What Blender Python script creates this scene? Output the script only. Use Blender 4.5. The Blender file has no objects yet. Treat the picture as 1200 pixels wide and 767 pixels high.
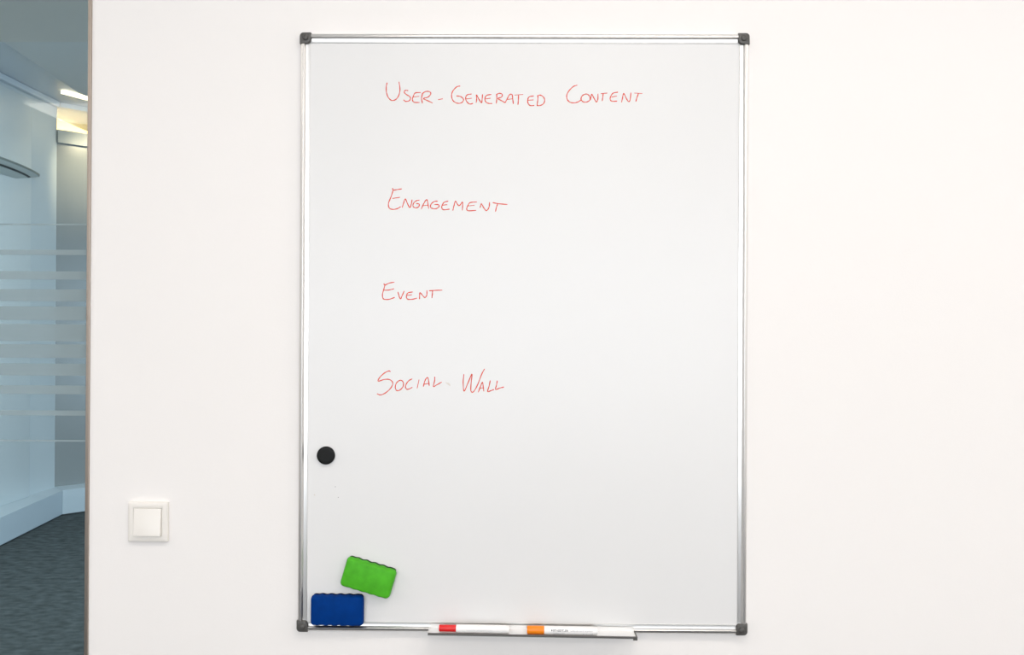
import bpy, bmesh, math, random
from mathutils import Vector, Matrix
random.seed(4)
scn = bpy.context.scene
COL = scn.collection

# ------------------------------------------------------------------ camera
F_PX = 1000.0
CAM = Vector((-0.00612, -1.7203, 1.4349))
YAW, PITCH, ROLL = -0.00915, 0.0033, 0.004746
fw = Vector((math.sin(YAW)*math.cos(PITCH), math.cos(YAW)*math.cos(PITCH), math.sin(PITCH)))
rt = Vector((math.cos(YAW), -math.sin(YAW), 0))
up = rt.cross(fw)
r2 = rt*math.cos(ROLL) + up*math.sin(ROLL)
u2 = up*math.cos(ROLL) - rt*math.sin(ROLL)
cam_d = bpy.data.cameras.new('camera'); cam = bpy.data.objects.new('camera', cam_d); COL.objects.link(cam)
cam.matrix_world = Matrix(((r2.x, u2.x, -fw.x, CAM.x), (r2.y, u2.y, -fw.y, CAM.y), (r2.z, u2.z, -fw.z, CAM.z), (0, 0, 0, 1)))
cam_d.sensor_width = 36; cam_d.lens = 36*F_PX/1200; cam_d.clip_start = 0.02
scn.camera = cam

# ------------------------------------------------------------------ world, lights, exposure
w = bpy.data.worlds.new('sky'); scn.world = w; w.use_nodes = True
wb = w.node_tree.nodes['Background']; wb.inputs[0].default_value = (0.62, 0.78, 1.0, 1); wb.inputs[1].default_value = 1.6
scn.view_settings.view_transform = 'Standard'; scn.view_settings.look = 'None'
scn.view_settings.exposure = -0.70; scn.view_settings.gamma = 1.0; scn.view_settings.use_curve_mapping = False

def area(name, loc, rot, sx, sy, power, col):
    l = bpy.data.lights.new(name, 'AREA'); l.shape = 'RECTANGLE'; l.size = sx; l.size_y = sy
    l.energy = power; l.color = col
    o = bpy.data.objects.new(name, l); COL.objects.link(o); o.location = loc; o.rotation_euler = rot
    return o
PI = math.pi
WARM = (1.0, 0.91, 0.83); COOL = (0.80, 0.90, 1.0)
# ceiling panels of the room (six), daylight through the rear window and the side window
PANELS = [(x, y) for x in (-2.6, 0.2, 2.5) for y in (-1.45, -3.9)]
for x, y in PANELS:
    area('ceiling_panel_light', (x, y, 2.865), (0, 0, 0), 1.15, 0.55, 20, WARM)
area('rear_window_daylight', (0.0, -5.35, 1.55), (PI/2, 0, 0), 4.8, 1.75, 178, (0.94, 0.975, 1.0))
# corridor: daylight from its far right end, cool ceiling light, warm room behind the transom
area('corridor_daylight', (1.9, 3.2, 1.3), (0, PI/2, 0), 1.9, 2.4, 165, (0.62, 0.80, 1.0))
area('corridor_ceiling_light', (-2.0, 2.9, 3.1), (0, 0, 0), 0.5, 1.2, 82, (0.9, 0.97, 1.0))
area('corridor_entry_fill', (-1.9, 0.9, 2.58), (0, 0, 0), 0.9, 0.4, 27, (1.0, 0.95, 0.88))  # added fill without a fixture, brightens the near carpet
area('corridor_corner_lamp', (-3.27, 4.72, 3.17), (0, 0, math.radians(62)), 0.3, 0.04, 1.6, (1.0, 0.78, 0.48))

sp = bpy.data.lights.new('corridor_panel_fill', 'SPOT'); sp.energy = 95; sp.color = (1.0, 0.80, 0.52); sp.spot_size = math.radians(58); sp.spot_blend = 1.0; sp.shadow_soft_size = 0.06  # unseen fill spot, added to warm the top of the grey panel
spo = bpy.data.objects.new('corridor_panel_fill', sp); COL.objects.link(spo); spo.location = (-2.95, 4.75, 3.09)
spo.rotation_euler = (Vector((-3.45, 5.10, 2.72))-spo.location).to_track_quat('-Z', 'Y').to_euler()

# ------------------------------------------------------------------ materials
def mat(name, col, rough=0.6, metal=0.0, spec=0.5, noise=0.0, nscale=20.0, bump=0.0, bscale=200.0, coat=0.0, stretch=None, emit=None, emit_s=0):
    m = bpy.data.materials.new(name); m.use_nodes = True
    nt = m.node_tree; b = nt.nodes['Principled BSDF']
    b.inputs['Base Color'].default_value = (*col, 1); b.inputs['Roughness'].default_value = rough
    b.inputs['Metallic'].default_value = metal; b.inputs['Specular IOR Level'].default_value = spec
    b.inputs['Coat Weight'].default_value = coat
    tc = nt.nodes.new('ShaderNodeTexCoord'); mp = nt.nodes.new('ShaderNodeMapping')
    nt.links.new(tc.outputs['Object'], mp.inputs[0])
    if stretch: mp.inputs['Scale'].default_value = stretch
    if noise:
        n = nt.nodes.new('ShaderNodeTexNoise'); n.inputs['Scale'].default_value = nscale; n.inputs['Detail'].default_value = 5
        nt.links.new(mp.outputs[0], n.inputs['Vector'])
        mx = nt.nodes.new('ShaderNodeMix'); mx.data_type = 'RGBA'
        mx.inputs[6].default_value = (*[max(0, c*(1-noise)) for c in col], 1); mx.inputs[7].default_value = (*[min(1, c*(1+noise)) for c in col], 1)
        rp = nt.nodes.new('ShaderNodeMapRange'); rp.inputs[1].default_value = 0.3; rp.inputs[2].default_value = 0.7
        nt.links.new(n.outputs['Fac'], rp.inputs[0]); nt.links.new(rp.outputs[0], mx.inputs[0])
        nt.links.new(mx.outputs[2], b.inputs['Base Color'])
    if bump:
        n = nt.nodes.new('ShaderNodeTexNoise'); n.inputs['Scale'].default_value = bscale; n.inputs['Detail'].default_value = 3
        nt.links.new(mp.outputs[0], n.inputs['Vector'])
        bp = nt.nodes.new('ShaderNodeBump'); bp.inputs['Strength'].default_value = bump; bp.inputs['Distance'].default_value = 0.001
        nt.links.new(n.outputs['Fac'], bp.inputs['Height']); nt.links.new(bp.outputs[0], b.inputs['Normal'])
    if emit:
        b.inputs['Emission Color'].default_value = (*emit, 1); b.inputs['Emission Strength'].default_value = emit_s
    return m

def glass_mat(name, tint, refl_ior=1.33):
    m = bpy.data.materials.new(name); m.use_nodes = True; nt = m.node_tree; nt.nodes.clear()
    out = nt.nodes.new('ShaderNodeOutputMaterial'); mx = nt.nodes.new('ShaderNodeMixShader')
    t = nt.nodes.new('ShaderNodeBsdfTransparent'); t.inputs[0].default_value = (*tint, 1)
    g = nt.nodes.new('ShaderNodeBsdfGlossy'); g.inputs['Roughness'].default_value = 0.02
    fr = nt.nodes.new('ShaderNodeFresnel'); fr.inputs[0].default_value = refl_ior
    nt.links.new(fr.outputs[0], mx.inputs[0]); nt.links.new(t.outputs[0], mx.inputs[1]); nt.links.new(g.outputs[0], mx.inputs[2])
    nt.links.new(mx.outputs[0], out.inputs[0]); return m

def frost_mat(name, col, clear):
    m = bpy.data.materials.new(name); m.use_nodes = True; nt = m.node_tree; nt.nodes.clear()
    out = nt.nodes.new('ShaderNodeOutputMaterial'); mx = nt.nodes.new('ShaderNodeMixShader'); m2 = nt.nodes.new('ShaderNodeMixShader')
    t = nt.nodes.new('ShaderNodeBsdfTransparent'); t.inputs[0].default_value = (0.95, 0.97, 0.97, 1)
    d = nt.nodes.new('ShaderNodeBsdfDiffuse'); d.inputs[0].default_value = (*col, 1)
    tl = nt.nodes.new('ShaderNodeBsdfTranslucent'); tl.inputs[0].default_value = (*col, 1)
    m2.inputs[0].default_value = 0.6
    nt.links.new(d.outputs[0], m2.inputs[1]); nt.links.new(tl.outputs[0], m2.inputs[2])
    mx.inputs[0].default_value = clear
    nt.links.new(m2.outputs[0], mx.inputs[1]); nt.links.new(t.outputs[0], mx.inputs[2])
    nt.links.new(mx.outputs[0], out.inputs[0]); return m

M = dict(
    wall=mat('white_wall_paint', (0.90, 0.872, 0.852), 0.85, spec=0.2, noise=0.006, nscale=1.3, bump=0.12, bscale=260),
    ceil=mat('ceiling_paint', (0.86, 0.86, 0.85), 0.9, spec=0.2),
    floor=mat('grey_carpet', (0.12, 0.122, 0.125), 0.95, spec=0.1, noise=0.3, nscale=90),
    carpet=mat('blue_grey_carpet', (0.080, 0.095, 0.100), 0.95, spec=0.1, noise=0.35, nscale=16, bump=1.0, bscale=90, stretch=(1.0, 1.6, 1)),
    cwall=mat('corridor_wall_paint', (0.66, 0.72, 0.745), 0.42, spec=0.5),
    cpanel=mat('corridor_light_panel', (0.74, 0.79, 0.80), 0.30, spec=0.5),
    plinth=mat('corridor_plinth_paint', (0.62, 0.70, 0.76), 0.5, spec=0.4),
    cceil=mat('corridor_ceiling_paint', (0.66, 0.66, 0.64), 0.6, spec=0.3),
    soffit=mat('corridor_soffit_paint', (0.74, 0.70, 0.64), 0.85, spec=0.2),
    strip=mat('cable_trunking_plastic', (0.75, 0.80, 0.85), 0.4),
    bpanel=mat('grey_laminate', (0.29, 0.31, 0.315), 0.22, spec=0.5),
    bar=mat('grey_transom_paint', (0.40, 0.43, 0.43), 0.45),
    cream=mat('cream_wall_paint', (0.88, 0.78, 0.56), 0.8),
    fixture=mat('fixture_grey_plastic', (0.62, 0.66, 0.63), 0.4),
    fixture_rim=mat('fixture_rim_metal', (0.25, 0.28, 0.26), 0.4),
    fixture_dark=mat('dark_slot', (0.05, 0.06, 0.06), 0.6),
    lamp=mat('warm_lamp_diffuser', (1, 0.95, 0.85), 0.5, emit=(1, 0.80, 0.52), emit_s=5.0),
    panel_lit=mat('ceiling_light_diffuser', (1, 1, 1), 0.5, emit=(1, 0.93, 0.85), emit_s=3.2),
    alu=mat('anodised_aluminium', (0.80, 0.79, 0.775), 0.30, metal=1.0),
    lip=mat('lip_shade_tone', (0.13, 0.125, 0.12), 0.45),
    tray=mat('satin_aluminium', (0.76, 0.745, 0.73), 0.42, metal=1.0),
    bronze=mat('brown_grey_metal_edge', (0.40, 0.345, 0.30), 0.36, metal=1.0),
    seal=mat('glass_edge_seal', (0.42, 0.50, 0.47), 0.4),
    cap=mat('dark_grey_moulded_plastic', (0.078, 0.075, 0.070), 0.42, noise=0.15, nscale=300, bump=0.15, bscale=900),
    board=mat('white_enamelled_steel', (0.785, 0.780, 0.775), 0.34, spec=0.5, noise=0.007, nscale=2.2),
    ink=mat('red_marker_ink', (0.70, 0.065, 0.035), 0.7, spec=0.2),
    smudge=mat('dried_ink_smudge', (0.70, 0.655, 0.60), 0.6),
    speck=mat('dark_speck', (0.22, 0.21, 0.22), 0.6),
    black=mat('black_plastic', (0.006, 0.0065, 0.0065), 0.5, spec=0.22),
    green=mat('green_foam_shell', (0.072, 0.43, 0.018), 0.5, spec=0.2, noise=0.16, nscale=45, bump=0.2, bscale=300),
    blue=mat('blue_foam_shell', (0.0004, 0.036, 0.205), 0.6, spec=0.05, noise=0.10, nscale=45, bump=0.2, bscale=300),
    felt_g=mat('dark_green_felt', (0.035, 0.075, 0.035), 0.95, spec=0.05, bump=0.4, bscale=600),
    felt_b=mat('navy_felt', (0.006, 0.010, 0.035), 0.95, spec=0.05, bump=0.4, bscale=600),
    switch=mat('cream_switch_plastic', (0.865, 0.83, 0.78), 0.30, spec=0.4),
    barrel=mat('white_marker_barrel', (0.92, 0.90, 0.89), 0.35),
    red=mat('red_marker_cap', (0.74, 0.012, 0.014), 0.35),
    orange=mat('orange_marker_cap', (0.95, 0.25, 0.004), 0.35),
    print=mat('black_print', (0.07, 0.07, 0.08), 0.6),
    print_g=mat('grey_print', (0.42, 0.42, 0.44), 0.6),
    glass=glass_mat('tinted_partition_glass', (0.885, 0.925, 0.92)),
    clear=glass_mat('clear_window_glass', (0.97, 0.98, 0.98)),
    frost=frost_mat('frosted_film', (0.56, 0.635, 0.655), 0.33),
)

# ------------------------------------------------------------------ helpers
def tag(o, label=None, cat=None, group=None, kind=None):
    if label: o['label'] = label
    if cat: o['category'] = cat
    if group: o['group'] = group
    if kind: o['kind'] = kind
    return o

def link(name, me, m, parent=None, loc=None, smooth=False):
    o = bpy.data.objects.new(name, me); COL.objects.link(o)
    if m: me.materials.append(m)
    if parent: o.parent = parent
    if loc is not None: o.location = loc
    if smooth:
        for p in me.polygons: p.use_smooth = True
    return o

def empty(name, loc, rot=(0, 0, 0)):
    o = bpy.data.objects.new(name, None); COL.objects.link(o); o.location = loc; o.rotation_euler = rot
    o.empty_display_size = 0.05
    return o

def from_bm(name, bm, m, parent=None, smooth=False, loc=None):
    bmesh.ops.recalc_face_normals(bm, faces=bm.faces)
    me = bpy.data.meshes.new(name); bm.to_mesh(me); bm.free()
    o = link(name, me, m, parent, loc, smooth)
    if smooth: me.set_sharp_from_angle(angle=math.radians(40))
    return o

def bm_box(bm, a, b, bev=0.0):
    r = bmesh.ops.create_cube(bm, size=1)
    for v in r['verts']:
        v.co = Vector([(a[i]+b[i])/2 + v.co[i]*(b[i]-a[i]) for i in range(3)])
    if bev:
        es = list({e for v in r['verts'] for e in v.link_edges})
        bmesh.ops.bevel(bm, geom=es, offset=bev, segments=3, affect='EDGES', profile=0.5)

def box(name, a, b, m, parent=None, bev=0.0, smooth=False):
    bm = bmesh.new(); bm_box(bm, a, b, bev)
    return from_bm(name, bm, m, parent, smooth=bev > 0)

def struct(name, a, b, m, parent=None):
    o = box(name, a, b, m, parent)
    if parent is None: o['kind'] = 'structure'
    return o

def prism(name, pts, z0, z1, m, parent=None, kind=None):
    bm = bmesh.new()
    lo = [bm.verts.new((x, y, z0)) for x, y in pts]; hi = [bm.verts.new((x, y, z1)) for x, y in pts]
    bm.faces.new(lo[::-1]); bm.faces.new(hi)
    n = len(pts)
    for i in range(n): bm.faces.new((lo[i], lo[(i+1) % n], hi[(i+1) % n], hi[i]))
    o = from_bm(name, bm, m, parent)
    if kind: o['kind'] = kind
    return o

def loft(bm, rings, cap0=True, cap1=True):
    vs = [[bm.verts.new(p) for p in r] for r in rings]
    n = len(rings[0])
    for a, b in zip(vs, vs[1:]):
        for i in range(n): bm.faces.new((a[i], a[(i+1) % n], b[(i+1) % n], b[i]))
    if cap0: bm.faces.new(vs[0][::-1])
    if cap1: bm.faces.new(vs[-1])

def lathe_x(bm, prof, seg=40, c=(0, 0, 0)):
    rings = []
    for x, r in prof:
        rings.append([(c[0]+x, c[1]+r*math.cos(2*PI*k/seg), c[2]+r*math.sin(2*PI*k/seg)) for k in range(seg)])
    loft(bm, rings)

def ray(px, py):
    """direction of the sight line through a point of the 1200x767 photograph (used once, to survey real positions)"""
    return fw + r2*((px-600)/F_PX) + u2*((383.5-py)/F_PX)
def on_y(px, py, y):
    q = ray(px, py); return CAM + q*((y-CAM.y)/q.y)

# ------------------------------------------------------------------ the room
RX0, RX1, RY0, RH = -4.6, 3.2, -5.5, 2.9
GL_R = -0.8755           # right edge of the glazed opening
GL_H = 2.6; GX0 = -3.10
WT = 0.12
struct('wall_front', (GL_R, 0, 0), (RX1, WT, 3.3), M['wall'])
struct('wall_front', (GX0, 0, GL_H), (GL_R, WT, 3.3), M['wall'])
struct('wall_front', (RX0-0.1, 0, 0), (GX0, WT, 3.3), M['wall'])
struct('wall_left', (RX0-0.1, RY0, 0), (RX0, 0, RH), M['wall'])
struct('wall_right', (RX1, RY0, 0), (RX1+0.1, 0, RH), M['wall'])
wy0, wy1 = RY0-0.12, RY0
WX0, WX1, WZ0, WZ1 = -2.4, 2.4, 0.62, 2.45
wb_ = bmesh.new()
for a, b in [((RX0, wy0, 0), (RX1, wy1, WZ0)), ((RX0, wy0, WZ1), (RX1, wy1, RH)), ((RX0, wy0, WZ0), (WX0, wy1, WZ1)), ((WX1, wy0, WZ0), (RX1, wy1, WZ1))]:
    bm_box(wb_, a, b)
from_bm('wall_back', wb_, M['wall'])['kind'] = 'structure'
struct('floor', (RX0-0.1, RY0-0.12, -0.1), (RX1+0.1, 0, 0), M['floor'])
ce = struct('ceiling', (RX0-0.1, RY0-0.12, RH), (RX1+0.1, 0, RH+0.1), M['ceil'])
for x, y in PANELS:
    fr = box('light_frame', (x-0.62, y-0.32, RH-0.02), (x+0.62, y+0.32, RH), M['alu'], ce)
    box('light_panel', (x-0.58, y-0.28, RH-0.026), (x+0.58, y+0.28, RH-0.02), M['panel_lit'], fr)
# rear window
w2 = bpy.data.objects.new('window_2', bpy.data.meshes.new('window_2')); 
bm = bmesh.new()
for k in range(5):
    x = WX0 + (WX1-WX0)*k/4
    bm_box(bm, (max(WX0, x-0.03), wy0+0.02, WZ0), (min(WX1, x+0.03), wy1-0.02, WZ1))
bm_box(bm, (WX0, wy0+0.02, WZ0), (WX1, wy1-0.02, WZ0+0.05)); bm_box(bm, (WX0, wy0+0.02, WZ1-0.05), (WX1, wy1-0.02, WZ1))
w2 = from_bm('window_2', bm, M['ceil']); w2['kind'] = 'structure'
for k in range(4):
    x0 = WX0 + (WX1-WX0)*k/4; x1 = WX0 + (WX1-WX0)*(k+1)/4
    box('window_pane', (x0+0.03, wy0+0.05, WZ0+0.05), (x1-0.03, wy0+0.06, WZ1-0.05), M['clear'], w2)

# ------------------------------------------------------------------ glazed partition (window_1)
bm = bmesh.new()
bm_box(bm, (GL_R-0.0072, -0.004, 0), (GL_R, 0.055, GL_H), 0.0008)
bm_box(bm, (GX0, -0.004, 0), (GX0+0.03, 0.055, GL_H))
bm_box(bm, (GX0+0.03, -0.004, 0), (GL_R-0.0072, 0.055, 0.04))
bm_box(bm, (GX0+0.03, -0.004, GL_H-0.03), (GL_R-0.0072, 0.055, GL_H))
win = from_bm('window_1', bm, M['bronze'], smooth=False); win['kind'] = 'structure'
GX1 = GL_R-0.0072
pane = box('glass_pane', (GX0+0.03, 0.022, 0.04), (GX1-0.0035, 0.032, GL_H-0.03), M['glass'], win)
box('glass_edge_seal', (GX1-0.0035, 0.018, 0.04), (GX1, 0.036, GL_H-0.03), M['seal'], win)
bands = [(1.6490, 1.6458), (1.5955, 1.5848), (1.5514, 1.5345), (1.5144, 1.4898), (1.4792, 1.4511), (1.4432, 1.4080),
         (1.4018, 1.3737), (1.3622, 1.3376), (1.3174, 1.2998), (1.2664, 1.2559), (1.2060, 1.2026)]
for zt, zb in bands:
    box('frosted_stripe', (GX0+0.035, 0.0205, zb), (GX1-0.004, 0.0215, zt), M['frost'], win)

# ------------------------------------------------------------------ the corridor behind the glass
CH = 3.20
A0, A1 = (-3.637, 0.0), (-3.637, 4.922)             # long left wall, then a wall turning off at 45 degrees
DB = 4.2
B1 = (A1[0]+DB*math.sqrt(.5), A1[1]+DB*math.sqrt(.5))
prism('wall_corridor_left', [A0, A1, (A1[0]-0.12, A1[1]+0.05), (A0[0]-0.12, A0[1])], 0, CH, M['cwall'], kind='structure')
# angled wall B with a glazed transom into a lit room
BR = empty('wall_corridor_angled', (A1[0], A1[1], 0), (0, 0, PI/4)); BR['kind'] = 'structure'
# local axes: +x along the wall, -y towards the corridor
TZ0, TZ1 = 2.985, 3.165
box('grey_panel', (0.0, 0.0, 0.0), (DB, 0.06, 2.885), M['bpanel'], BR)
box('transom_bar', (0.0, -0.03, 2.885), (DB, 0.07, TZ0), M['bar'], BR)
box('transom_head', (0.02, -0.02, TZ1), (DB, 0.07, CH), M['cwall'], BR)
box('transom_glass', (0.02, 0.03, TZ0), (DB, 0.036, TZ1), M['clear'], BR)
box('room_back_wall', (-0.2, 1.1, 2.4), (DB, 1.2, 3.8), M['cream'], BR)
box('room_ceiling', (-0.25, 0.07, 3.80), (DB, 1.2, 3.86), M['cream'], BR)
box('room_front_wall', (-0.2, 0.07, 3.2), (DB, 0.12, 3.80), M['cream'], BR)
box('room_side_wall', (-0.25, 0.08, 2.4), (-0.2, 1.2, 3.8), M['cream'], BR)
box('room_shelf_top', (0.0, 0.08, 2.40), (DB, 1.1, 2.45), M['cream'], BR)
lm = box('room_lamp', (0.25, 1.02, 3.385), (1.9, 1.09, 3.41), M['lamp'], BR)
area('transom_room_light', (A1[0]-0.15, A1[1]+0.85, 3.72), (0, 0, PI/4), 1.2, 0.4, 60, (1.0, 0.80, 0.50))
# far walls closing the corridor
struct('wall_corridor_far', (B1[0]-0.2, B1[1]-0.05, 0), (2.6, B1[1]+0.1, CH), M['cwall'])
struct('wall_corridor_right', (2.5, WT, 0), (2.6, B1[1], CH), M['cwall'])
struct('floor_corridor', (-3.9, 0, -0.1), (2.7, 8.2, 0), M['carpet'])
cc = struct('ceiling_corridor', (-3.9, 0, CH+0.002), (2.7, 8.2, CH+0.1), M['strip'])
struct('ceiling_soffit', (-3.637, WT, 2.6), (2.5, 1.735, CH), M['soffit'])
# lower ceiling field starting away from the wall
prism('ceiling_dropped', [(-3.04, 3.25), (-3.16, 4.35), (-2.9, 5.05), (-1.5, 6.45), (2.4, 6.45), (2.4, 1.74), (-2.9, 1.74)], 3.11, CH, M['cceil'], kind='structure')
# warm linear lamp in the ceiling corner
lb = bmesh.new()
bm_box(lb, (0, -0.02, -0.022), (0.75, 0.02, 0.0))
lo = from_bm('linear_lamp', lb, M['lamp'], cc); lo.location = (-3.41, 4.58, 3.20); lo.rotation_euler = (0, 0, math.radians(62))
# cable trunking along the wall head
tr = box('trim_1', (-3.637, 1.74, 3.155), (-3.60, 4.90, 3.20), M['strip'], bev=0.006); tr['kind'] = 'structure'
# wide plinth (duct) along both walls
prism('baseboard_left', [(-3.12, 0.12), (-3.4007, 3.836), (-3.502, 4.784), (-3.637, 4.922), (-3.637, 0.12)], 0.012, 0.193, M['plinth'], kind='structure')
s = math.sqrt(.5)
prism('baseboard_angled', [(-3.500, 4.784), (-3.500+3.9*s, 4.784+3.9*s), (-3.637+4*s, 4.922+4*s), (-3.636, 4.922)], 0.012, 0.196, M['plinth'], kind='structure')
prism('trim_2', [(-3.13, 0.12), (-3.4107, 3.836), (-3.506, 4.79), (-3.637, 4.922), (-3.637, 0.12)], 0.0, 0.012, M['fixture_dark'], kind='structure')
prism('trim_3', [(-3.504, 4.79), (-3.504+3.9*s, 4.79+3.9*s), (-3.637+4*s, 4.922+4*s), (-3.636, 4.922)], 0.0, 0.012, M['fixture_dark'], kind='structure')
# pale panel on the left wall
pp = box('wall_corridor_panel', (-3.637, 1.8, 0.193), (-3.615, 4.54, 3.12), M['cpanel'], bev=0.004); pp['kind'] = 'structure'

# shallow boat-shaped wall lamp
wl = empty('wall_lamp', (-3.615, 3.85, 2.575))
tag(wl, 'shallow boat-shaped grey wall lamp with a dark slot, seen through the glass', 'lamp')
def boat(levels, n=36):
    rings = []
    bm = bmesh.new()
    for h, L, D in levels:
        rings.append([(D*math.sin(PI*k/n)**1.5, -L*math.cos(PI*k/n), h) for k in range(n+1)])
    loft(bm, rings); return bm
from_bm('lamp_shade', boat([(-0.072, 0.50, 0.02), (-0.045, 0.62, 0.07), (-0.008, 0.78, 0.122)]), M['fixture'], wl, smooth=True)
from_bm('rim', boat([(-0.008, 0.79, 0.125), (0.006, 0.80, 0.128)]), M['fixture_rim'], wl, smooth=True)
from_bm('slot', boat([(-0.040, 0.65, 0.084), (-0.031, 0.68, 0.097)]), M['fixture_dark'], wl, smooth=True)

# ------------------------------------------------------------------ whiteboard
BZ = 1.43
wbd = empty('whiteboard', (0, 0, BZ))
tag(wbd, 'large aluminium-framed whiteboard with red handwriting, hung upright on the white wall', 'whiteboard')
HW, HH, FWD = 0.4485, 0.5985, 0.0185
SURF = 0.008
box('board_panel', (-HW+0.012, -SURF, -HH+0.012), (HW-0.012, -0.0005, HH-0.012), M['board'], wbd)
prof = [(0, 0.0005), (0, 0.0105), (0.0006, 0.0125), (0.0020, 0.0137), (0.0045, 0.0145), (0.0066, 0.0146), (0.0074, 0.0140), (0.0080, 0.0130),
        (0.0094, 0.0108), (0.0100, 0.0101), (0.0108, 0.0099), (0.0171, 0.0098), (0.0175, 0.0094), (0.0175, 0.0005)]
CAPL = 0.0215
def rail(axis, sgn):
    bm = bmesh.new()
    L = (HH if axis == 'v' else HW) - CAPL + 0.002
    rings = []
    for t in (-L, L):
        if axis == 'v': rings.append([(sgn*(HW-u), -w_, t) for u, w_ in prof])
        else: rings.append([(t, -w_, sgn*(HH-u)) for u, w_ in prof])
    loft(bm, rings)
    o = from_bm('frame_rail', bm, M['alu'], wbd, smooth=True)
    o.data.set_sharp_from_angle(angle=math.radians(16)); return o
for a, sg in (('v', -1), ('v', 1), ('h', 1), ('h', -1)): rail(a, sg)

def corner_cap(sx, sz):
    # outline in the corner's own frame: (0,0) outer corner, growing inwards
    R_ = 0.0075; o = []
    for k in range(9):
        a = PI + (PI/2)*k/8
        o.append((R_+R_*math.cos(a), R_+R_*math.sin(a)))
    o += [(0.0222, 0), (0.0222, 0.0165), (0.0165, 0.0222), (0, 0.0222)]
    def ring(ins, w_):
        c = 0.011; out = []
        for u, v in o:
            k = 1-ins/0.011
            out.append((sx*(0.45-(c+(u-c)*k)), -w_, sz*(0.60-(c+(v-c)*k))))
        return out
    bm = bmesh.new()
    loft(bm, [ring(0, 0.0005), ring(0, 0.0152), ring(0.0006, 0.0162), ring(0.0018, 0.0166)])
    cp = from_bm('corner_cap', bm, M['cap'], wbd, smooth=True)
    # screw-cover knob, a low dome
    bm = bmesh.new()
    rings = []
    for r, h in ((0.0062, 0.0163), (0.0060, 0.0175), (0.0050, 0.0188), (0.0032, 0.0196), (0.0012, 0.0199)):
        rings.append([(sx*(0.45-0.0118)+r*math.cos(2*PI*k/24), -h, sz*(0.60-0.0105)+r*math.sin(2*PI*k/24)) for k in range(24)])
    loft(bm, rings)
    from_bm('screw_cover', bm, M['cap'], cp, smooth=True)
for sx in (-1, 1):
    for sz in (-1, 1): corner_cap(sx, sz)

# pen tray clipped on the lower rail (hangs a touch lower on the right)
TX0, TX1 = -0.1830, 0.2240
TD = 0.050
def tz(x): return -0.5892 - 0.0100*(x-TX0)
def bar_x(bm, x0, x1, y0, y1, h0, h1):
    vs = []
    for x in (x0, x1):
        vs.append([(x, y0, tz(x)+h0), (x, y1, tz(x)+h0), (x, y1, tz(x)+h1), (x, y0, tz(x)+h1)])
    loft(bm, vs)
bm = bmesh.new()
bar_x(bm, TX0, TX1, -0.0148, -TD, -0.0018, 0.0)          # floor of the tray
bar_x(bm, TX0, TX1, -TD, -TD-0.0012, -0.0036, -0.0024)    # bright lower bead of the lip
bar_x(bm, TX0, TX1, -0.0149, -0.0163, -0.0018, 0.008)    # back leg on the rail
tray = from_bm('pen_tray', bm, M['tray'], wbd)
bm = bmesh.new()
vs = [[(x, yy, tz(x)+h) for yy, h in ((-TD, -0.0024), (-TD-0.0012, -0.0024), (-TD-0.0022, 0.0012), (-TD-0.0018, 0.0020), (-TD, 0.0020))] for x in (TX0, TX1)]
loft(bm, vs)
from_bm('front_lip', bm, M['lip'], tray)  # shade on the lip front is painted in as a dark colour
tray['label'] = 'narrow aluminium pen tray'
bm = bmesh.new(); bar_x(bm, TX1, TX1+0.0022, -0.0148, -TD-0.002, -0.0035, 0.0012); bar_x(bm, TX1-0.006, TX1+0.0022, -TD+0.001, -TD-0.0022, -0.0052, 0.0012)
from_bm('end_cap', bm, M['cap'], tray)
bm = bmesh.new(); bar_x(bm, TX0-0.0012, TX0, -0.0148, -TD-0.0016, -0.0032, 0.0020)
from_bm('end_plate', bm, M['tray'], tray)

# ---- handwriting: strokes surveyed on the board, in millimetre-wide ink ribbons
def smooth(pts, n=6):
    if len(pts) < 3: return [Vector((p[0], p[1])) for p in pts]
    P = [Vector((p[0], p[1])) for p in pts]; P = [2*P[0]-P[1]] + P + [2*P[-1]-P[-2]]
    out = []
    for i in range(1, len(P)-2):
        for k in range(n):
            t = k/n; a, b, c, d = P[i-1], P[i], P[i+1], P[i+2]
            out.append(0.5*((2*b)+(c-a)*t+(2*a-5*b+4*c-d)*t*t+(3*b-a-3*c+d)*t*t*t))
    out.append(P[-2]); return out

def letter(strokes, org, sc, parent, wdt=0.0019, lay=[0]):
    bm = bmesh.new()
    for st in strokes:
        pts = []
        for q in smooth(st):
            wpt = on_y(org[0]+q.x/sc, org[1]+q.y/sc, -SURF)
            pts.append(Vector((wpt.x, wpt.z-BZ)))
        keep = [pts[0]]
        for q in pts[1:]:
            if (q-keep[-1]).length > 0.0004: keep.append(q)
        pts = keep
        if len(pts) < 2: continue
        lay[0] = (lay[0]+1) % 7
        h = 0.00012 + lay[0]*0.00001
        L, R = [], []
        n = len(pts)
        for i, q in enumerate(pts):
            d = (pts[min(i+1, n-1)]-pts[max(i-1, 0)]).normalized(); nn = Vector((-d.y, d.x))
            ww = wdt/2*(1.0+0.16*math.sin(i*0.9+lay[0]))*(0.75 if i in (0, n-1) else 1)
            L.append(bm.verts.new((q.x+nn.x*ww, -SURF-h, q.y+nn.y*ww))); R.append(bm.verts.new((q.x-nn.x*ww, -SURF-h, q.y-nn.y*ww)))
        for i in range(n-1): bm.faces.new((L[i], L[i+1], R[i+1], R[i]))
    me = bpy.data.meshes.new('letter'); bm.to_mesh(me); bm.free()
    return link('letter', me, M['ink'], parent)

def text_line(label, parts):
    """one written line; the first stroke mesh of a line is the part, the letters its sub-parts"""
    e = empty('handwritten_line', (0, 0, 0)); e.parent = wbd; e['label'] = label
    for org, sc, letters in parts:
        for st in letters: letter(st, org, sc, e)

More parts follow.
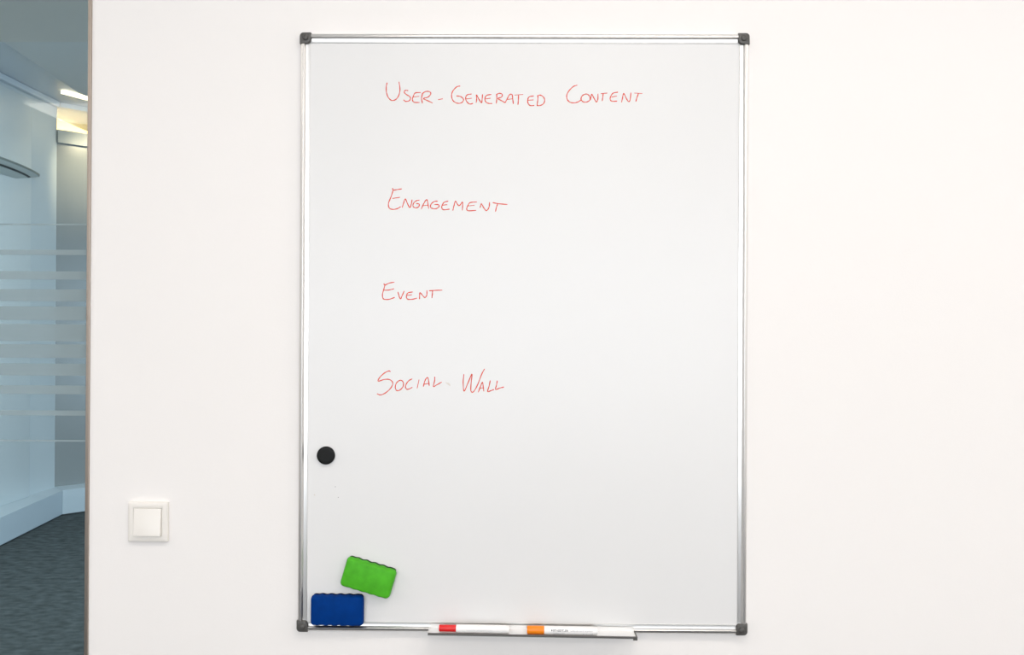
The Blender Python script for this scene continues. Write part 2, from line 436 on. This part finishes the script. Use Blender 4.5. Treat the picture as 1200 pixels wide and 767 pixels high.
text_line('red handwritten line reading USER-GENERATED CONTENT', [
 ((440, 85), 7.5, [
  [[(102,88),(95,130),(98,180),(115,222),(145,245),(180,235),(205,200),(215,150),(207,80)]],
  [[(288,158),(262,157),(253,172),(268,190),(300,210),(308,230),(295,248),(265,253),(246,238)]],
  [[(398,175),(350,179),(332,210),(325,240),(340,260),(388,263)],[(335,215),(385,208)]],
  [[(415,180),(405,225),(413,270)],[(408,188),(440,167),(475,168),(486,188),(462,215),(422,228),(455,245),(503,268)]],
  [[(550,238),(592,230)]],
  [[(745,118),(715,125),(685,155),(670,190),(672,225),(690,255),(725,270),(758,264),(774,242),(765,222),(740,208),(710,205)]],
  [[(845,188),(808,195),(793,220),(800,252),(828,276),(858,270)],[(798,232),(848,225)]],
  [[(885,266),(890,230),(887,195),(910,235),(932,265),(938,230),(941,190)]],
  [[(1020,192),(978,200),(962,228),(968,255),(992,270),(1027,272)],[(966,232),(1012,225)]],
  [[(1065,192),(1066,230),(1062,272)],[(1060,195),(1090,182),(1114,192),(1108,215),(1076,228),(1105,245),(1140,265)]],
  [[(1140,265),(1158,230),(1178,195),(1200,193),(1206,230),(1212,276)],[(1160,236),(1205,230)]]]),
 ((600, 85), 7.5, [
  [[(22,198),(98,192)],[(58,195),(56,240),(52,283)]],
  [[(192,205),(152,213),(138,240),(142,272),(162,290),(196,289)],[(140,243),(190,240)]],
  [[(228,205),(226,245),(220,286)],[(220,205),(250,198),(278,218),(287,245),(275,275),(243,290),(216,288)]],
  [[(575,110),(540,122),(505,155),(482,195),(485,235),(510,260),(545,266),(580,258),(608,240)]],
  [[(645,188),(618,203),(607,232),(624,256),(658,258),(685,240),(683,210),(662,190),(642,189)]],
  [[(688,242),(694,215),(702,190),(722,228),(742,258),(754,235),(756,185)]],
  [[(780,185),(838,180)],[(802,185),(797,220),(793,250)]],
  [[(932,172),(890,180),(868,208),(863,236),(880,252),(924,250)],[(874,215),(922,206)]],
  [[(963,262),(972,220),(982,184),(1005,228),(1026,255),(1039,235),(1045,175)]],
  [[(1075,180),(1145,184)],[(1112,182),(1098,220),(1088,255)]]])])
text_line('red handwritten line reading ENGAGEMENT', [((440, 210), 7.5, [
  [[(150,76),(156,94),(190,90),(232,84)],[(156,94),(138,150),(115,210),(120,250),(150,264),(190,258),(222,240)],[(148,168),(215,158)]],
  [[(235,248),(248,208),(262,172),(282,215),(302,248),(314,220),(322,178)]],
  [[(387,182),(356,190),(333,214),(332,240),(355,250),(380,241),(384,218),(358,212)]],
  [[(402,262),(422,218),(442,184),(454,182),(462,220),(468,258)],[(415,232),(466,226)]],
  [[(548,192),(515,196),(490,217),(483,242),(502,256),(535,257),(558,240),(553,223),(518,222)]],
  [[(640,192),(606,200),(586,228),(584,255),(602,267),(652,262)],[(588,228),(632,222)]],
  [[(680,275),(690,232),(702,192),(718,215),(734,232),(750,218),(765,200),(766,240),(763,273)]],
  [[(892,198),(832,205),(812,232),(802,258),(816,276),(886,272)],[(812,234),(872,228)]],
  [[(918,250),(926,230),(932,215),(952,250),(972,274),(990,262),(1000,235),(1003,200)]],
  [[(1030,204),(1080,214),(1160,221)],[(1074,215),(1062,250),(1055,285)]]])])
text_line('red handwritten line reading EVENT', [((440, 322), 13.333, [
  [[(132,132),(146,156),(220,126),(296,112)],[(150,150),(132,220),(110,300),(116,362),(152,382),(222,378),(302,350)],[(135,238),(210,235),(290,215)]],
  [[(350,262),(362,305),(378,355),(395,372),(418,320),(450,248)]],
  [[(585,265),(515,276),(490,308),(484,350),(510,380),(580,378),(650,362)],[(488,322),(570,308)]],
  [[(688,378),(690,325),(696,275),(735,318),(772,352),(798,325),(804,285),(802,240)]],
  [[(838,246),(940,240),(1045,237)],[(893,245),(888,300),(882,360)]]])])
text_line('red handwritten line reading SOCIAL WALL', [((435, 425), 7.273, [
  [[(165,75),(150,68),(110,88),(72,125),(60,155),(115,140),(160,143),(184,172),(166,215),(122,255),(80,272),(48,262)]],
  [[(240,148),(215,172),(205,208),(218,235),(246,230),(272,200),(273,165),(255,148),(236,152)]],
  [[(350,135),(320,152),(298,182),(293,210),(312,225),(352,207)]],
  [[(408,142),(392,216)]],
  [[(445,202),(455,160),(472,128),(485,132),(495,195)],[(445,183),(490,174)]],
  [[(542,118),(540,155),(530,200),(560,186),(602,162)]],
  [[(790,95),(784,165),(792,240),(825,170),(858,94),(852,165),(850,238),(872,245),(905,190),(940,100),(966,50)]],
  [[(912,250),(930,205),(948,165),(955,205),(960,242)],[(924,218),(957,210)]],
  [[(1015,148),(1004,200),(992,243),(1020,236),(1047,226)]],
  [[(1075,150),(1068,188),(1060,226),(1095,214),(1132,205)]]])])

def spot(name, px, py, rx, rz, rot, m, wob=0.2):
    c = on_y(px, py, -SURF); bm = bmesh.new(); vs = []
    for k in range(14):
        a = 2*PI*k/14; r = 1+wob*math.sin(a*3+px)
        x = rx*r*math.cos(a); z = rz*r*math.sin(a)
        vs.append(bm.verts.new((c.x+x*math.cos(rot)-z*math.sin(rot), -SURF-0.0001, c.z-BZ+x*math.sin(rot)+z*math.cos(rot))))
    bm.faces.new(vs); me = bpy.data.meshes.new(name); bm.to_mesh(me); bm.free()
    return link(name, me, m, wbd)
spot('ink_speck', 393.0, 570.0, 0.0009, 0.0007, 0, M['speck'])
spot('ink_speck', 396.4, 582.4, 0.0009, 0.0008, 0, M['speck'])
spot('ink_speck', 368.6, 579.5, 0.0015, 0.0015, 0, M['smudge'])
spot('ink_smudge', 525.3, 449.6, 0.0058, 0.0018, -0.6, M['smudge'])['label'] = 'pale brown wiped smudge'

# ------------------------------------------------------------------ black magnet
mp_ = on_y(381.5, 533.6, -0.0145)
mg = empty('round_magnet', (mp_.x, -SURF, mp_.z))
tag(mg, 'black round magnet on the left side of the whiteboard', 'magnet')
bm = bmesh.new(); rings = []
for r, h in ((0.0172, 0), (0.0180, 0.0006), (0.0181, 0.0045), (0.0176, 0.0062), (0.0165, 0.0070), (0.012, 0.0072), (0.006, 0.0070)):
    rings.append([(r*math.cos(2*PI*k/56), -h, r*math.sin(2*PI*k/56)) for k in range(56)])
loft(bm, rings); from_bm('magnet_cap', bm, M['black'], mg, smooth=True)

# ------------------------------------------------------------------ erasers
def outline(L, H, rad, amp, waves, ins):
    pts = []; hl, hh = L/2-ins, H/2-ins; r = max(rad-ins, 0.0015)
    n = 44
    def side(x0, x1, z, sg, k0=0):
        for k in range(1, n):
            t = k/n; x = x0+(x1-x0)*t
            env = min(1, min(t, 1-t)*8)
            pts.append((x, z + sg*amp*env*math.sin(2*PI*waves*(x/L+0.5))))
    def arc(cx, cz, a0):
        for k in range(9):
            a = a0+PI/2*k/8; pts.append((cx+r*math.cos(a), cz+r*math.sin(a)))
    arc(hl-r, hh-r, 0); side(hl-r, -hl+r, hh, 1)
    arc(-hl+r, hh-r, PI/2)
    arc(-hl+r, -hh+r, PI); side(-hl+r, hl-r, -hh, 0.6)
    arc(hl-r, -hh+r, 1.5*PI)
    return pts
def eraser(px, py, deg, shell, felt, label, L, H, th):
    c = on_y(px, py, -SURF-th)
    e = empty('whiteboard_eraser', (c.x, -SURF-0.0002, c.z), (0, math.radians(deg), 0))
    tag(e, label, 'eraser', 'magnetic erasers on the whiteboard')
    def ring(ins, h, amp=0.0008, dz=0.0): return [(x, -h, z+dz) for x, z in outline(L, H, 0.0085, amp, 6, ins)]
    bm = bmesh.new(); loft(bm, [ring(0.0030, 0.0, dz=0.0026), ring(0.0026, 0.001, dz=0.0026), ring(0.0026, 0.0085, dz=0.0026)])
    from_bm('felt_pad', bm, felt, e, smooth=True)
    bm = bmesh.new()
    loft(bm, [ring(0.0004, 0.0082), ring(0.0, 0.0088), ring(0.0011, th-0.0050), ring(0.0018, th-0.0032), ring(0.0029, th-0.0015), ring(0.0044, th-0.0005, 0.0005), ring(0.0068, th, 0.0003)])
    from_bm('shell', bm, shell, e, smooth=True)
    return e
eraser(430.8, 678.0, 16.2, M['green'], M['felt_g'], 'green oblong whiteboard eraser stuck on at a tilt above the blue one', 0.1030, 0.0602, 0.020)
eraser(394.2, 716.3, 0.4, M['blue'], M['felt_b'], 'blue oblong whiteboard eraser in the lower left corner of the whiteboard', 0.1062, 0.0606, 0.020)

# ------------------------------------------------------------------ markers lying in the tray
def text_mesh(t, size, m, parent, x0, x1, z, rad, bold=0.0):
    """flat print wrapped on the barrel, filling x0..x1"""
    cu = bpy.data.curves.new('print', 'FONT'); cu.body = t; cu.size = size; cu.offset = bold; cu.resolution_u = 3
    o = bpy.data.objects.new('print_curve', cu); COL.objects.link(o)
    dg = bpy.context.evaluated_depsgraph_get(); me = bpy.data.meshes.new_from_object(o.evaluated_get(dg))
    bpy.data.objects.remove(o); me.materials.clear()
    a = min(v.co.x for v in me.vertices); b = max(v.co.x for v in me.vertices); k = (x1-x0)/(b-a)
    for v in me.vertices:
        zz = z + v.co.y; v.co = (x0 + (v.co.x-a)*k, -math.sqrt(max(rad*rad-zz*zz, 1e-9))-0.00012, zz)
    return link('print', me, m, parent)
def marker(px, py, cap_m, label, cap_r, words):
    y = -0.040; c = on_y(px, py, y)
    z_f = BZ + tz(c.x) + 0.0001
    R_ = 0.0079
    e = empty('whiteboard_marker', (c.x, y, z_f), (0, math.atan(0.0100), 0))
    tag(e, label, 'marker', 'markers in the pen tray')
    cz = R_
    bm = bmesh.new(); lathe_x(bm, [(0, cap_r*0.8), (0.0006, cap_r*0.95), (0.0018, cap_r), (0.0330, cap_r), (0.0335, cap_r*0.97)], c=(0, 0, cz))
    from_bm('cap', bm, cap_m, e, smooth=True)
    bm = bmesh.new(); lathe_x(bm, [(0.0335, R_*0.9), (0.0340, R_), (0.1180, R_), (0.1310, R_*0.985), (0.1316, R_*0.93), (0.1375, R_*0.90), (0.1382, R_*0.80)], c=(0, 0, cz))
    b = from_bm('barrel', bm, M['barrel'], e, smooth=True)
    g = empty('lettering', (0, 0, cz)); g.parent = e
    if words:
        text_mesh('STAEDTLER', 0.0046, M['print'], g, 0.0510, 0.0808, 0.0002, R_, bold=0.00012)
        bm = bmesh.new()
        bm_box(bm, (0.0475, -R_-0.0001, 0.0006), (0.0496, -R_+0.0005, 0.0034)); from_bm('print', bm, M['print'], g)
        text_mesh('whiteboard marker', 0.0038, M['print_g'], g, 0.0848, 0.1290, 0.0000, R_)
        text_mesh('Lumocolor', 0.0038, M['print_g'], g, 0.0515, 0.0750, -0.0048, R_)
        for x0, sgn in ((0.1100, -1), (0.1180, 1)):
            bm = bmesh.new(); yy = -math.sqrt(R_*R_-0.0048**2)-0.0004
            bm.faces.new([bm.verts.new(p) for p in ((x0-sgn*0.0015, yy-0.0006, -0.0026), (x0+sgn*0.0016, yy-0.00015, -0.0038), (x0-sgn*0.0015, yy+0.0005, -0.0052))])
            me = bpy.data.meshes.new('print'); bm.to_mesh(me); bm.free(); link('print', me, M['print'], g)
        text_mesh('CE', 0.0034, M['print_g'], g, 0.1235, 0.1295, -0.0050, R_)
    else:
        text_mesh('Lumocolor  whiteboard marker', 0.0034, mat('pale_grey_print', (0.66, 0.67, 0.67), 0.6), g, 0.0546, 0.1060, -0.0018, R_)
    return e
marker(514.5, 741, M['red'], 'white barrelled marker with a red cap, left one in the pen tray', 0.0066, False)
marker(617.5, 742, M['orange'], 'white barrelled marker with an orange cap, right one in the pen tray', 0.0079, True)

# ------------------------------------------------------------------ light switch
sw = empty('light_switch', (-0.7531, 0, 1.0458))
tag(sw, 'square cream light switch on the wall between the glass partition and the whiteboard', 'switch')
def sq_ring(h, y, r=0.0):
    r = max(r, 0.0004); pts = []
    for cx, cz, a0 in ((1, 1, 0), (-1, 1, PI/2), (-1, -1, PI), (1, -1, 1.5*PI)):
        for k in range(6):
            a = a0+PI/2*k/5; pts.append((cx*(h-r)+r*math.cos(a), y, cz*(h-r)+r*math.sin(a)))
    return pts
bm = bmesh.new()
loft(bm, [sq_ring(0.0400, -0.0002, 0.002), sq_ring(0.0402, -0.0065, 0.002), sq_ring(0.0396, -0.0082, 0.002), sq_ring(0.0385, -0.0090, 0.002), sq_ring(0.0292, -0.0096, 0.001), sq_ring(0.0286, -0.0092, 0.001), sq_ring(0.0285, -0.0060, 0.001)])
from_bm('cover_frame', bm, M['switch'], sw, smooth=True)
bm = bmesh.new()
loft(bm, [sq_ring(0.0276, -0.0050, 0.001), sq_ring(0.0276, -0.0118, 0.001), sq_ring(0.0272, -0.0124, 0.001), sq_ring(0.0262, -0.0127, 0.001)])
rk = from_bm('rocker', bm, M['switch'], sw, smooth=True)
for v in rk.data.vertices:
    if v.co.y < -0.009: v.co.y += (v.co.z-0.01)*0.085       # the rocker stands out further at its lower edge
